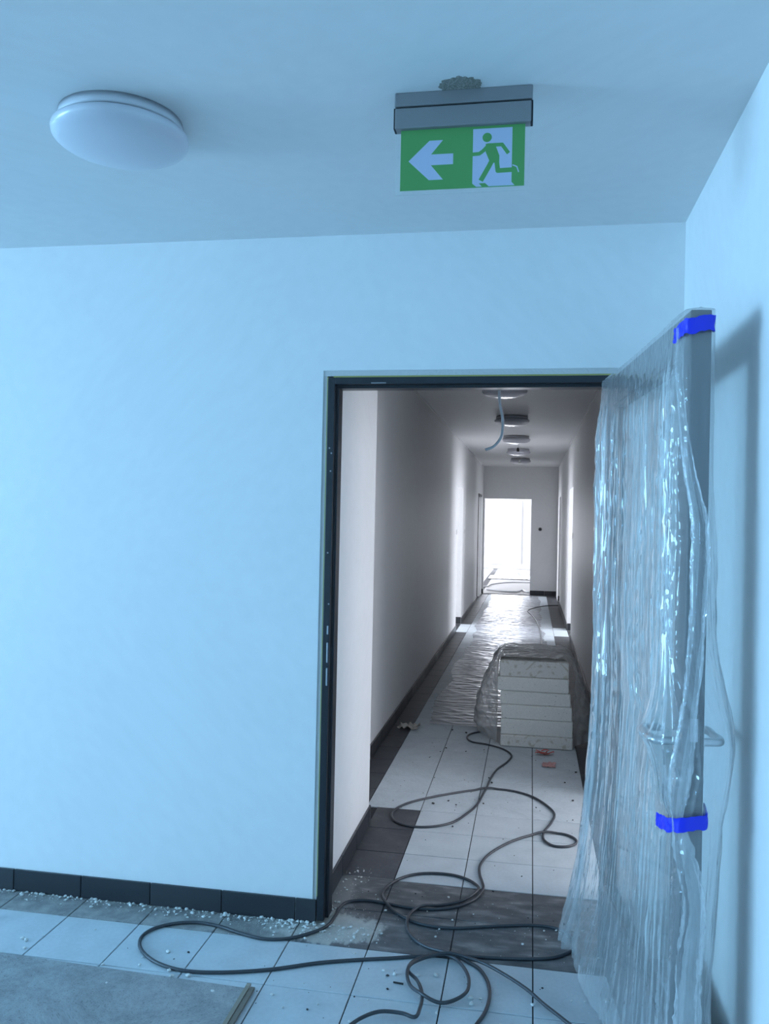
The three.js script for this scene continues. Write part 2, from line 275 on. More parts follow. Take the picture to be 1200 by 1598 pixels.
// ---------------------------------------------------------------- the open door
const DOOR_AT = [0.268, 0, -3.19], DOOR_TURN = -Math.atan2(0.9953, 0.0949), DL = 1.075, DH = 2.113, DT = 0.05;
{
  const g = group('door_1', DOOR_AT, DOOR_TURN); struct(g, 'open dark framed glazed door leaf under plastic film', 'door');
  const rb = (x0, x1, y0, y1, z0, z1, r = 0.004) => { const b = new RoundedBoxGeometry(x1 - x0, y1 - y0, z1 - z0, 2, r); b.translate((x0 + x1) / 2, (y0 + y1) / 2, (z0 + z1) / 2); return b; };
  mesh('stile', rb(0, 0.1, 0.012, DH, -DT, 0), M.frame, g); mesh('stile', rb(DL - 0.1, DL, 0.012, DH, -DT, 0), M.frame, g);
  mesh('rail', rb(0.099, DL - 0.099, DH - 0.1, DH, -DT, -0.0005), M.frame, g); mesh('rail', rb(0.099, DL - 0.099, 0.012, 0.3, -DT, -0.0005), M.frame, g);
  mesh('glazing_bead', join([rb(0.1, 0.112, 0.3, DH - 0.1, -0.04, -0.008, 0.002), rb(DL - 0.112, DL - 0.1, 0.3, DH - 0.1, -0.04, -0.008, 0.002), rb(0.1, DL - 0.1, DH - 0.112, DH - 0.1, -0.04, -0.008, 0.002), rb(0.1, DL - 0.1, 0.3, 0.312, -0.04, -0.008, 0.002)]), M.frameEdge, g);
  mesh('pane', box(0.105, DL - 0.105, 0.305, DH - 0.105, -0.027, -0.023), M.glass, g);
  for (const s of [1, -1]) {               // lever on each face, its end turned back to the leaf
    const zf = s > 0 ? 0 : -DT, h = 1.058, X = DL - 0.05;
    const lever = mesh('handle', tube([[X, h, zf], [X, h, zf + s * 0.035], [X - 0.004, h, zf + s * 0.052], [X - 0.02, h, zf + s * 0.058], [X - 0.07, h, zf + s * 0.058], [X - 0.115, h, zf + s * 0.058], [X - 0.13, h, zf + s * 0.051], [X - 0.134, h, zf + s * 0.038], [X - 0.134, h, zf + s * 0.012]], 0.0105, 60, 14), M.steel, g);
    lever.userData.label = 'brushed steel lever handle with returned end';
    const cap = new THREE.SphereGeometry(0.0105, 14, 8, 0, Math.PI * 2, 0, Math.PI / 2); cap.rotateX(-s * Math.PI / 2); mesh('lever_tip', cap, M.steel, lever, [X - 0.134, h, zf + s * 0.012]);
    const rose = new THREE.CylinderGeometry(0.026, 0.026, 0.008, 28); rose.rotateX(Math.PI / 2); mesh('rose', rose, M.steel, g, [X, h, zf + s * 0.004]);
    const key = new THREE.CylinderGeometry(0.024, 0.024, 0.008, 28); key.rotateX(Math.PI / 2); mesh('key_rose', key, M.steel, g, [X, h - 0.09, zf + s * 0.004]);
  }
  mesh('lock_plate', box(DL - 0.001, DL + 0.0015, 1.07, 1.125, -0.034, -0.016), M.plate, g);
  for (const y of [0.25, 1.05, 1.88]) { const c = new THREE.CylinderGeometry(0.011, 0.011, 0.1, 14); mesh('hinge', c, M.frame, g, [-0.006, y, -DT - 0.004]); }
}

// ---------------------------------------------------------------- plastic film round the door
const fr = (x, y) => 1 - Math.abs(n2(x, y));                     // ridged
function filmPlan(v) {                                            // plan of the sheet at height v, in the leaf's own axes
  const fl = Math.pow(1 - sm(0, 1.25, v), 1.6), low = Math.pow(1 - sm(0, 0.5, v), 2), up = sm(DH + 0.001, DH + 0.005, v);
  const hi = 1 - 0.75 * sm(1.5, 1.75, v), bul = 0.036 * Math.exp(-(((v - 1.06) / 0.17) ** 2)) + 0.02 * Math.exp(-(((v - 0.8) / 0.3) ** 2)) + 0.003;
  const z = (k) => k * (1 - up) - 0.02 * up;
  return new THREE.CatmullRomCurve3([
    [-0.045 - 0.03 * fl - 0.09 * low, 0, z(-0.01 + 0.05 * fl)], [-0.03 - 0.03 * fl - 0.05 * low, 0, z(0.014 + 0.05 * fl + 0.035 * low)], [0.05, 0, z(0.018 + 0.06 * fl)], [0.2, 0, z(0.014 + 0.055 * fl + 0.02 * low)], [0.5, 0, z(0.01 + 0.03 * fl)], [0.8, 0, z(0.01 + 0.02 * fl)],
    [0.93, 0, z(0.014 + 0.012 * fl + 0.06 * Math.exp(-Math.abs(v - 1.058) / 0.07))], [1.03, 0, z(0.012 + 0.04 * Math.exp(-Math.abs(v - 1.058) / 0.07))], [DL + 0.006 * hi, 0, z(0.006)], [DL + 0.002 + 0.01 * hi + 0.02 * low, 0, -0.025], [DL + 0.006 * hi + 0.02 * low, 0, z(-DT - 0.006 * hi - bul)], [0.98, 0, z(-DT - 0.012 * hi - bul * 1.2)], [0.92, 0, z(-DT - 0.013 * hi)], [0.86, 0, z(-DT - 0.008 * hi)],
  ].map((p) => new THREE.Vector3(...p)), false, 'centripetal');
}
function filmGeometry(NU, NV) {
  const P = [], uv = [], idx = [];
  for (let b = 0; b <= NV; b++) {
    const v = b >= NV - 3 ? DH + 0.001 + 0.0015 * (b - NV + 3) : 0.006 + (DH - 0.006) * (b / (NV - 3));
    const pts = filmPlan(v).getSpacedPoints(NU), len = 1.43;
    for (let a = 0; a <= NU; a++) {
      const p = pts[a], q = pts[Math.min(NU, a + 1)], o = pts[Math.max(0, a - 1)], s = (a / NU) * len;
      let tx = q.x - o.x, tz = q.z - o.z; const tl = Math.hypot(tx, tz) || 1; tx /= tl; tz /= tl;
      const nx = -tz * -1, nz = -tx * 1;   // outward for a path that runs from hinge to free edge on the near face
      const ox = -nx, oz = -nz;
      const hang = (1 - 0.97 * sm(DH - 0.22, DH - 0.01, v)) * (1 - 0.75 * Math.exp(-(((v - 0.872) / 0.035) ** 2)) * sm(0.85, 1.0, s)), side = Math.exp(-(((s - 0.1) / 0.12) ** 2)) + 0.8 * Math.exp(-(((s - 1.1) / 0.1) ** 2)) + 0.35 * sm(0.55, 0, v);
      const w = s + 0.02 * n2(s * 2, v * 0.6) + 0.003 * n2(s * 9, v * 1.4);
      const f1 = Math.pow(fr(w * 9, v * 0.25 + 4), 3), f2 = Math.pow(fr(w * 26, v * 0.45), 4), f3 = Math.pow(fr(w * 60, v * 0.5 + 9), 4), f4 = Math.pow(fr(w * 130, v * 0.9 + 2), 4);
      let d = hang * (s > 1.14 ? 1 - 0.8 * sm(1.45, 1.7, v) : 1) * ((0.004 + 0.016 * side) * f1 + (0.0055 + 0.007 * side) * f2 + (0.003 + 0.003 * side) * f3 + (0.0008 + 0.001 * side) * f4);
      d += 0.001 * n3(s * 30, v * 9, 1) * hang + 0.0003 * n3(s * 70, v * 30, 4) + 0.002 * (1 - hang) * Math.pow(fr(w * 22, v * 12), 3);
      d += 0.004 * hang * Math.exp(-(((s - 1.12) / 0.04) ** 2)) * Math.pow(fr(s * 30, v * 18), 2);
      P.push(p.x + ox * d, v, p.z + oz * d); uv.push(s, v);
    }
  }
  for (let b = 0; b < NV; b++) for (let a = 0; a < NU; a++) { const i = b * (NU + 1) + a, j = i + NU + 1; idx.push(i, i + 1, j + 1, i, j + 1, j); }
  const g = new THREE.BufferGeometry(); g.setAttribute('position', new THREE.Float32BufferAttribute(P, 3)); g.setAttribute('uv', new THREE.Float32BufferAttribute(uv, 2)); g.setIndex(idx); g.computeVertexNormals();
  return g;
}
{
  const g = group('plastic_film', DOOR_AT, DOOR_TURN); tag(g, 'clear crinkled plastic film draped round the open door', 'plastic film');
  mesh('sheet', filmGeometry(360, 330), M.film, g);
  // the gathered edge of the sheet, bunched along the free edge of the leaf
  const path = [[1.04, 2.075, 0.014], [1.05, 1.98, 0.02], [1.06, 1.86, 0.014], [1.085, 1.72, 0.0], [1.094, 1.6, -0.022], [1.094, 1.45, -0.024], [1.092, 1.3, -0.02], [1.09, 1.15, -0.008], [1.085, 0.95, 0.012], [1.086, 0.89, 0.014], [1.095, 0.8, -0.004], [1.1, 0.69, -0.024], [1.1, 0.5, -0.012], [1.11, 0.25, -0.014], [1.12, 0.02, -0.02]].map((p) => new THREE.Vector3(...p));
  const c = new THREE.CatmullRomCurve3(path, false, 'centripetal'), NU = 36, NV = 360, P = [], uv = [], idx = [];
  for (let b = 0; b <= NV; b++) {
    const p = c.getPoint(b / NV), y = p.y, wdt = 0.012 + 0.01 * sm(1.9, 1.2, y) + 0.006 * n2(3, y * 2) + 0.012 * sm(0.6, 0, y) - 0.012 * Math.exp(-(((y - 0.89) / 0.05) ** 2));
    for (let a = 0; a <= NU; a++) {
      const th = (a / NU) * Math.PI * 1.75 + y * 1.4, rr = wdt * (0.65 + 0.55 * fr(a * 0.35 + 7, y * 3) + 0.14 * n3(a * 0.5, y * 40, 2));
      P.push(p.x + 0.45 * rr * Math.sin(th) + 0.004, y, p.z + rr * Math.cos(th)); uv.push(a / NU, b / NV);
    }
  }
  for (let b = 0; b < NV; b++) for (let a = 0; a < NU; a++) { const i = b * (NU + 1) + a, j = i + NU + 1; idx.push(i, i + 1, j + 1, i, j + 1, j); }
  const q = new THREE.BufferGeometry(); q.setAttribute('position', new THREE.Float32BufferAttribute(P, 3)); q.setAttribute('uv', new THREE.Float32BufferAttribute(uv, 2)); q.setIndex(idx); q.computeVertexNormals();
  mesh('gathered_edge', q, M.film, g);
}
// two strips of blue tape, folded round the free edge over the film
function tapeStrip(label, y0, h, from, back, skew, seed, low) {
  const NU = 60, NV = 8, P = [], idx = [], uv = [];
  const plan = [[from, 0.034 + low], [DL - 0.05, 0.03 + low], [DL - 0.004, 0.026 + low], [DL + 0.02 + low, 0.014], [DL + 0.026 + low, -0.02], [DL + 0.02 + low, -DT - 0.002], [DL - 0.002 , -DT - 0.006], [back, -DT - 0.008]].map(([x, z]) => new THREE.Vector3(x, 0, z));
  const c = new THREE.CatmullRomCurve3(plan, false, 'centripetal');
  for (let a = 0; a <= NU; a++) {
    const p = c.getPointAt(a / NU);
    for (let b = 0; b <= NV; b++) {
      const k = b / NV - 0.5, e = a < 3 ? (3 - a) * 0.003 * n2(b * 0.9, seed) : 0;
      const wr = 0.0022 * n2(a * 0.22, seed + b * 0.15);
      P.push(p.x + e, y0 + k * h * (1 + 0.08 * n2(a * 0.15, seed)) + skew * (a / NU - 0.5) + 0.003 * n2(a * 0.12, seed + 5), p.z + wr); uv.push(a / NU, b / NV);
    }
  }
  for (let a = 0; a < NU; a++) for (let b = 0; b < NV; b++) { const i = a * (NV + 1) + b, j = i + NV + 1; idx.push(i, i + 1, j + 1, i, j + 1, j); }
  const g = new THREE.BufferGeometry(); g.setAttribute('position', new THREE.Float32BufferAttribute(P, 3)); g.setAttribute('uv', new THREE.Float32BufferAttribute(uv, 2)); g.setIndex(idx); g.computeVertexNormals();
  const m = mesh('adhesive_tape', g, M.tape); m.position.set(...DOOR_AT); m.rotation.y = DOOR_TURN;
  tag(m, label, 'tape');
}
tapeStrip('bright blue adhesive tape folded round the top corner of the wrapped door', 2.072, 0.038, DL - 0.06, DL - 0.03, 0.022, 3, -0.008);
tapeStrip('bright blue adhesive tape round the wrapped door edge below the handle', 0.876, 0.034, DL - 0.088, DL - 0.03, 0.052, 9, 0.006);

// ---------------------------------------------------------------- ceiling lamps
function ceilingLamp() {
  const g = new THREE.Group();
  mesh('base', new THREE.LatheGeometry([[0.0, 0], [0.168, 0], [0.17, -0.02], [0.173, -0.036], [0.0, -0.036]].map((p) => new THREE.Vector2(...p)), 72), M.lampBase, g);
  const prof = [[0.14, -0.035], [0.178, -0.036], [0.185, -0.039], [0.1875, -0.045], [0.1865, -0.051]];
  for (let k = 1; k <= 18; k++) { const t = (k / 18) * Math.PI / 2; prof.push([0.1865 * Math.cos(t), -0.05 - 0.05 * Math.sin(t)]); }
  mesh('shade', new THREE.LatheGeometry(prof.map(([x, y]) => new THREE.Vector2(Math.max(0, x), y)), 96), M.opal, g);
  return g;
}
const lamp0 = ceilingLamp();
function placeLamp(x, z, label) { const o = lamp0.clone(); o.name = numbered('ceiling_lamp'); o.position.set(x, CEIL, z); scene.add(o); tag(o, label, 'ceiling lamp', { group: 'round opal ceiling lamps' }); return o; }
placeLamp(-1.16, -2.19, 'large white domed ceiling lamp in the lobby, unlit, near exit sign');
[['first', -7.0, -0.24], ['second', -9.12, -0.229], ['third', -11.3, -0.223], ['fourth', -13.4, -0.226], ['fifth', -15.45, -0.223]].forEach(([w, z, x]) => placeLamp(x, z, `${w} domed lamp from the door frame in the corridor ceiling row`));

// ---------------------------------------------------------------- exit sign
{
  const g = group('exit_sign', [-0.195, CEIL, -2.155], 0); tag(g, 'green running man exit sign hanging from the ceiling', 'exit sign');
  const rb = (w, h, d, r, x, y, z) => { const b = new RoundedBoxGeometry(w, h, d, 2, r); b.translate(x, y, z); return b; };
  mesh('mount', rb(0.354, 0.036, 0.026, 0.003, 0, -0.018, 0), M.alu, g);
  mesh('gap_line', rb(0.357, 0.055, 0.03, 0.002, 0, -0.0675, -0.001), M.gap, g);
  mesh('housing', rb(0.349, 0.053, 0.034, 0.003, 0, -0.0688, 0.0006), M.alu, g);
  mesh('panel', rb(0.344, 0.17, 0.006, 0.002, 0.0, -0.178, 0), M.acrylic, g);
  const S = 1024, H = 512, cv = document.createElement('canvas'); cv.width = S; cv.height = H; const k = cv.getContext('2d');
  const G = '#579c58', WH = '#b8c4dc';
  k.fillStyle = G; k.fillRect(0, 0, S, H);
  const poly = (pts, col) => { k.fillStyle = col; k.beginPath(); pts.forEach(([x, y], i) => (i ? k.lineTo(x, y) : k.moveTo(x, y))); k.closePath(); k.fill(); };
  // measured on the sign in units of its own width and height
  const X = (u) => u * S, Y = (v) => v * H;
  poly([[0.065, 0.52], [0.235, 0.2], [0.345, 0.2], [0.25, 0.425], [0.43, 0.425], [0.43, 0.6], [0.25, 0.6], [0.35, 0.84], [0.235, 0.84]].map(([a, b]) => [X(a), Y(b)]), WH);
  poly([[0.587, 0.055], [0.9, 0.055], [0.9, 0.93], [0.925, 0.985], [0.62, 0.985], [0.587, 0.93]].map(([a, b]) => [X(a), Y(b)]), WH);
  k.strokeStyle = G; k.fillStyle = G; k.lineCap = 'butt'; k.lineJoin = 'round';
  k.beginPath(); k.arc(X(0.7), Y(0.2), 38, 0, 7); k.fill();
  const stroke = (pts, w) => { k.lineWidth = w; k.beginPath(); pts.forEach(([a, b], i) => (i ? k.lineTo(X(a), Y(b)) : k.moveTo(X(a), Y(b)))); k.stroke(); };
  stroke([[0.585, 0.46], [0.64, 0.455], [0.672, 0.41], [0.71, 0.33]], 30);
  stroke([[0.7, 0.325], [0.82, 0.325], [0.872, 0.47]], 30);
  poly([[0.69, 0.3], [0.765, 0.32], [0.8, 0.5], [0.8, 0.6], [0.73, 0.62], [0.69, 0.43]].map(([a, b]) => [X(a), Y(b)]), G);
  stroke([[0.76, 0.5], [0.72, 0.66], [0.655, 0.89]], 40);
  stroke([[0.775, 0.52], [0.79, 0.74], [0.945, 0.735]], 38);
  k.strokeStyle = WH; stroke([[0.905, 0.66], [0.94, 0.69], [0.955, 0.78]], 10);
  poly([[0.64, 0.93], [0.69, 0.93], [0.72, 0.985], [0.665, 0.985]].map(([a, b]) => [X(a), Y(b)]), G);
  const t = new THREE.CanvasTexture(cv); t.colorSpace = THREE.SRGBColorSpace;
  mesh('pictogram', new THREE.PlaneGeometry(0.319, 0.16).translate(0.0, -0.173, 0.0036), std({ map: t, roughness: 0.45 }), g).userData.label = 'green print with white arrow and running figure';
  mesh('pictogram_backing', box(-0.1595, 0.1595, -0.253, -0.093, 0.0031, 0.0034), std({ color: lin(0.8, 0.8, 0.8), roughness: 0.6 }), g);
  // rough unpainted patch in the ceiling paint at the fixing point
  const pts = []; for (let i = 0; i < 60; i++) { const a = (i / 60) * Math.PI * 2, r = 1 + 0.16 * n2(Math.cos(a) * 2, Math.sin(a) * 2) + 0.07 * n2(i * 0.5, 4); pts.push(new THREE.Vector2(Math.cos(a) * 0.05 * r, Math.sin(a) * 0.045 * r)); }
  const pg = new THREE.ExtrudeGeometry(new THREE.Shape(pts), { depth: 0.002, bevelEnabled: false }); pg.rotateX(Math.PI / 2); uvMetres(pg);
  const patch = mesh('bare_plaster_patch', pg, std({ color: lin(0.5, 0.49, 0.44), map: tex(128, 128, (u, v) => 190 + 40 * loop(u, v, 20) + 20 * loop(u, v, 50, 3), { repeat: 8 }), roughness: 1, bumpMap: plasterBump, bumpScale: 0.0015 }), undefined, [-0.2, CEIL + 0.0006, -2.125]);
  tag(patch, 'rough grey unpainted patch on ceiling above exit sign', 'plaster patch');
}

// ---------------------------------------------------------------- cables
function cableOn(pts, r, seed, lift = 0) {                       // lies on the floor; where it crosses itself the later run rides over
  const out = [], cross = [];
  for (let i = 0; i < pts.length; i++) {
    let y = r + lift;
    out.push([pts[i][0], y, pts[i][1]]);
  }
  const c = new THREE.CatmullRomCurve3(out.map((p) => new THREE.Vector3(...p)), false, 'centripetal'), N = pts.length * 7, S = c.getSpacedPoints(N);
  const hit = new Float32Array(N + 1);
  for (let i = 0; i <= N; i++) for (let j = 0; j < i - 14; j++) { const d = Math.hypot(S[i].x - S[j].x, S[i].z - S[j].z); if (d < r * 5) hit[i] = Math.max(hit[i], 1 - sm(r * 1.6, r * 5, d)); }
  for (let i = 0; i <= N; i++) { let h = 0; for (let k = -3; k <= 3; k++) h += hit[Math.max(0, Math.min(N, i + k))] / 7; S[i].y += h * r * 2.1; }
  cross.push(...S);
  return new THREE.TubeGeometry(new THREE.CatmullRomCurve3(cross, false, 'centripetal'), N * 2, r, 10, false);
}
const C1 = [[-0.295, -6.278], [-0.325, -6.301], [-0.405, -6.227], [-0.430, -6.110], [-0.389, -6.000], [-0.278, -5.953], [-0.168, -5.868], [-0.103, -5.725], [-0.124, -5.568], [-0.184, -5.383], [-0.215, -5.188], [-0.229, -5.011], [-0.249, -4.843], [-0.269, -4.686], [-0.314, -4.532], [-0.382, -4.381], [-0.480, -4.303], [-0.584, -4.286], [-0.666, -4.333], [-0.703, -4.420], [-0.696, -4.522], [-0.636, -4.641], [-0.534, -4.752], [-0.426, -4.846], [-0.314, -4.929], [-0.198, -4.985], [-0.078, -4.976], [0.026, -4.909], [0.110, -4.776], [0.152, -4.642], [0.132, -4.502], [0.090, -4.347], [0.095, -4.245], [0.137, -4.189], [0.199, -4.193], [0.244, -4.239], [0.247, -4.297], [0.205, -4.349], [0.142, -4.359], [0.065, -4.330], [-0.024, -4.251], [-0.109, -4.132], [-0.176, -3.991], [-0.202, -3.867], [-0.196, -3.770], [-0.183, -3.707], [-0.174, -3.639], [-0.205, -3.525], [-0.268, -3.448], [-0.343, -3.407], [-0.421, -3.394], [-0.502, -3.401], [-0.580, -3.416], [-0.656, -3.420], [-0.715, -3.390], [-0.735, -3.337], [-0.738, -3.266], [-0.75, -3.175], [-0.806, -3.099], [-0.879, -3.046], [-0.961, -3.029], [-1.056, -3.050], [-1.159, -3.085], [-1.254, -3.093], [-1.334, -3.065], [-1.389, -3.014], [-1.406, -2.956], [-1.391, -2.899], [-1.354, -2.849], [-1.286, -2.797], [-1.200, -2.766], [-1.127, -2.761], [-1.018, -2.780], [-0.872, -2.829], [-0.708, -2.911], [-0.546, -2.970], [-0.468, -2.994], [-0.372, -3.028], [-0.274, -3.055], [-0.174, -3.067], [-0.075, -3.079], [0.034, -3.097], [0.104, -3.121], [0.155, -3.162], [0.187, -3.209], [0.192, -3.262], [0.161, -3.327], [0.109, -3.353], [0.045, -3.355], [-0.040, -3.336], [-0.147, -3.302], [-0.252, -3.267], [-0.338, -3.260], [-0.416, -3.277], [-0.477, -3.317], [-0.545, -3.386], [-0.583, -3.467], [-0.585, -3.547], [-0.551, -3.638], [-0.488, -3.710], [-0.405, -3.744], [-0.306, -3.743], [-0.228, -3.696], [-0.192, -3.621], [-0.207, -3.559], [-0.249, -3.498], [-0.336, -3.445], [-0.401, -3.413], [-0.439, -3.361], [-0.451, -3.276], [-0.431, -3.191], [-0.385, -3.126], [-0.328, -3.087], [-0.274, -3.059], [-0.212, -3.034], [-0.159, -2.998], [-0.121, -2.924], [-0.107, -2.833], [-0.116, -2.736], [-0.137, -2.668], [-0.160, -2.608], [-0.25, -2.5]];
const C2 = [[-0.6, -2.4], [-0.543, -2.514], [-0.499, -2.599], [-0.446, -2.647], [-0.375, -2.653], [-0.333, -2.641], [-0.323, -2.700], [-0.326, -2.770], [-0.353, -2.849], [-0.393, -2.907], [-0.388, -2.962], [-0.349, -3.010], [-0.292, -3.040], [-0.246, -3.025], [-0.204, -2.966], [-0.181, -2.894], [-0.183, -2.817], [-0.213, -2.766], [-0.251, -2.738], [-0.297, -2.741], [-0.342, -2.772], [-0.383, -2.839], [-0.393, -2.893], [-0.374, -2.952], [-0.328, -3.003], [-0.271, -3.031], [-0.212, -3.036], [-0.151, -3.018], [-0.070, -2.958], [0.016, -2.873], [0.070, -2.799], [0.129, -2.727], [0.177, -2.665], [0.22, -2.56]];
const C3 = [[0.518, -15.933], [0.328, -15.799], [0.131, -15.439], [-0.001, -15.026], [-0.037, -14.718], [0.035, -14.125], [0.101, -13.408], [0.143, -12.568], [0.155, -11.874], [0.159, -10.5], [0.12, -9], [0.05, -7.6], [-0.02, -6.75]];
tag(mesh('cable', cableOn(C1, 0.0062, 1), M.cable), 'long dark cable looping through the doorway out from the polystyrene stack', 'cable');
tag(mesh('cable', cableOn(C2, 0.006, 2, 0.011), M.cable), 'dark cable coil lying on the lobby tiles before the doorway', 'cable');
tag(mesh('cable', cableOn(C3, 0.0075, 3), M.cable), 'dark cable curving across the corridor floor behind the stack', 'cable');
tag(mesh('cable', cableOn([[-0.95, -18.765], [-0.827, -18.663], [-0.581, -18.437], [-0.346, -18.374], [-0.176, -18.9], [-0.03, -18.4], [0.4, -18.6]], 0.02, 4), M.cableGrey), 'grey cable on the far room floor past the end doorway', 'cable');
tag(mesh('cable', cableOn([[-1.6, -19.3], [-1.035, -19.639], [-0.946, -20.258], [-0.740, -20.861], [-0.436, -21.213], [0.2, -21.3]], 0.014, 5), M.cableGrey), 'grey cable curving deeper in the bright far room', 'cable');
tag(mesh('dangling_wire', tube([[-0.17, CEIL, -3.72], [-0.16, 2.5, -3.68], [-0.153, 2.3, -3.63], [-0.147, 2.155, -3.6], [-0.143, 2.09, -3.6], [-0.131, 2.032, -3.6], [-0.129, 1.985, -3.6], [-0.135, 1.945, -3.6], [-0.165, 1.905, -3.6], [-0.201, 1.89, -3.6]], 0.006, 80, 10), M.cableGrey), 'pale wire dangling from the corridor ceiling behind the door head', 'wire');

// ---------------------------------------------------------------- polystyrene slabs under a plastic cover
const foamTex = tex(512, 256, (u, v) => { const k = 238 + 5 * loop(u, v, 90) + 4 * loop(u, v, 30, 2), s = loop(u, v, 18, 8) > 0.9 ? -60 : 0; return [k + s, k + s, k - 3 + s]; }, { repeat: 2.1 });
const foamDirty = tex(512, 256, (u, v) => { const k = 232 + 6 * loop(u, v, 90), m = Math.max(0, loop(u, v, 9, 6) - 0.35) * 60 + Math.max(0, loop(u, v, 30, 1) - 0.6) * 90; return [k - m, k - m * 1.05, k - m * 1.3]; }, { repeat: 2.1 });
const foamM = std({ color: lin(0.93, 0.94, 0.92), map: foamTex, roughness: 0.9, bumpMap: plasterBump, bumpScale: 0.003 }), foamD = std({ color: lin(0.9, 0.9, 0.86), map: foamDirty, roughness: 0.92, bumpMap: plasterBump, bumpScale: 0.004 });
function slabGeo(x0, x1, y0, y1, z0, z1, seed) {
  const g = new RoundedBoxGeometry(x1 - x0, y1 - y0, z1 - z0, 5, 0.01), p = g.attributes.position;
  g.translate((x0 + x1) / 2, (y0 + y1) / 2, (z0 + z1) / 2);
  for (let i = 0; i < p.count; i++) { const x = p.getX(i), y = p.getY(i), z = p.getZ(i); p.setX(i, x + 0.003 * n3(y * 30, z * 20, seed)); p.setZ(i, z + 0.003 * n3(x * 20, y * 30, seed + 4)); }
  g.computeVertexNormals(); return uvMetres(g);
}
const ST = [['lowest polystyrene slab in the corridor stack, with a dark hole', -0.189, 0.311, 0.002, 0.084, -5.955, foamD], ['second polystyrene slab up from the floor in the stack', -0.186, 0.309, 0.084, 0.196, -5.965, foamM], ['third polystyrene slab up from the floor in the stack', -0.184, 0.305, 0.196, 0.294, -5.96, foamM], ['third polystyrene slab down from the top of the stack', -0.192, 0.292, 0.294, 0.39, -5.967, foamM], ['second polystyrene slab down, jutting out under the stained one', -0.212, 0.279, 0.39, 0.488, -5.958, foamM], ['topmost polystyrene slab of the stack, stained and crumbly', -0.2, 0.277, 0.488, 0.602, -5.97, foamD]];
ST.forEach(([label, x0, x1, y0, y1, zf, m], i) => { const o = mesh('polystyrene_slab', slabGeo(x0, x1, y0, y1, -6.6, zf, i * 3 + 1), m); tag(o, label, 'foam slab', { group: 'polystyrene slabs stacked in the corridor' }); });
{
  const hole = new THREE.LatheGeometry([[0, 0], [0.012, 0], [0.016, 0.004], [0.018, 0.004], [0.014, -0.004], [0, -0.004]].map((p) => new THREE.Vector2(...p)), 12); hole.rotateX(Math.PI / 2);
}
{ // the translucent cover hangs over the back and both sides of the stack, its front pulled away
  const NU = 150, NV = 60, P = [], uv = [], idx = [];
  const plan = (t) => { // across: floor left, up, over the top, down, floor right
    const f = sm(0, 0.55, t), a = (x) => -0.205 + (x + 0.205) * f - 0.004, b = (x) => 0.308 + (x - 0.308) * f + 0.005; return new THREE.CatmullRomCurve3([[a(-0.36), 0.012], [a(-0.378), 0.09], [a(-0.36), 0.25], [a(-0.3), 0.42], [a(-0.24), 0.55], [-0.196, 0.613], [-0.1, 0.62], [0.05, 0.622], [0.18, 0.618], [0.268, 0.612], [b(0.325), 0.54], [b(0.39), 0.36], [b(0.44), 0.18], [b(0.48), 0.04], [b(0.495), 0.01]].map(([x, y]) => new THREE.Vector3(x, y, 0)), false, 'centripetal');
  };
  for (let b = 0; b <= NV; b++) {
    const f = b / NV, pts = plan(f).getSpacedPoints(NU);
    for (let a = 0; a <= NU; a++) {
      const s = a / NU, p = pts[a], top = p.y > 0.6 ? 1 : 0;
      const start = -5.975 - 0.012 * n2(s * 5, 2) - (s > 0.28 && s < 0.68 ? 0.03 : 0);
      const z = start + (-6.66 - start) * f, am = top ? 0.007 : 0.016;
      const w = sm(0, 0.25, f + (top ? 1 : 0)) * am * Math.pow(fr(s * 7 + 3, f * 3), 2) + sm(0, 0.25, f + (top ? 1 : 0)) * am * 0.7 * n2(s * 16, f * 7) + 0.003 * n2(s * 50, f * 24);
      const drop = top ? 0 : 0, keep = p.x < 0 ? -1 : 1;
      P.push(p.x + (top ? 0 : keep * Math.abs(w)), p.y + (top ? Math.abs(w) : 0) + drop, z + (top ? 0 : w * 0.5)); uv.push(s, f);
    }
  }
  for (let b = 0; b < NV; b++) for (let a = 0; a < NU; a++) { const i = b * (NU + 1) + a, j = i + NU + 1; idx.push(i, i + 1, j + 1, i, j + 1, j); }
  const g = new THREE.BufferGeometry(); g.setAttribute('position', new THREE.Float32BufferAttribute(P, 3)); g.setAttribute('uv', new THREE.Float32BufferAttribute(uv, 2)); g.setIndex(idx); g.computeVertexNormals();
  tag(mesh('plastic_cover', g, M.bag), 'greyish translucent plastic cover over the polystyrene stack', 'plastic cover');
}
// crumpled sheet geometry used for film on the floor and scraps
function crumple(w, d, nu, nv, f) {
  const P = [], uv = [], idx = [];
  for (let b = 0; b <= nv; b++) for (let a = 0; a <= nu; a++) { const x = (a / nu - 0.5) * w, z = (b / nv - 0.5) * d, q = f(x, z, a / nu, b / nv); P.push(q[0], q[1], q[2]); uv.push(a / nu, b / nv); }
  for (let b = 0; b < nv; b++) for (let a = 0; a < nu; a++) { const i = b * (nu + 1) + a, j = i + nu + 1; idx.push(i, j, j + 1, i, j + 1, i + 1); }
  const g = new THREE.BufferGeometry(); g.setAttribute('position', new THREE.Float32BufferAttribute(P, 3)); g.setAttribute('uv', new THREE.Float32BufferAttribute(uv, 2)); g.setIndex(idx); g.computeVertexNormals(); return g;
}
tag(mesh('floor_film', crumple(0.95, 11.3, 70, 760, (x, z, u, v) => {
  const edge = 0.05 * n2(3, z * 0.8) + 0.012 * n2(u * 3, z * 9), r = Math.pow(fr(x * 1.6, z * 7), 3) * 0.0048 + Math.pow(fr(x * 4 + 4, z * 19), 3) * 0.002 + 0.0003 * n2(x * 20, z * 40);
  return [x - 0.29 + edge, 0.003 + Math.max(0, r) * sm(0, 0.03, v), z];
}), M.floorFilm, undefined, [0, 0, -12.1]), 'wrinkled clear protective film spread along the corridor tiles', 'plastic film');
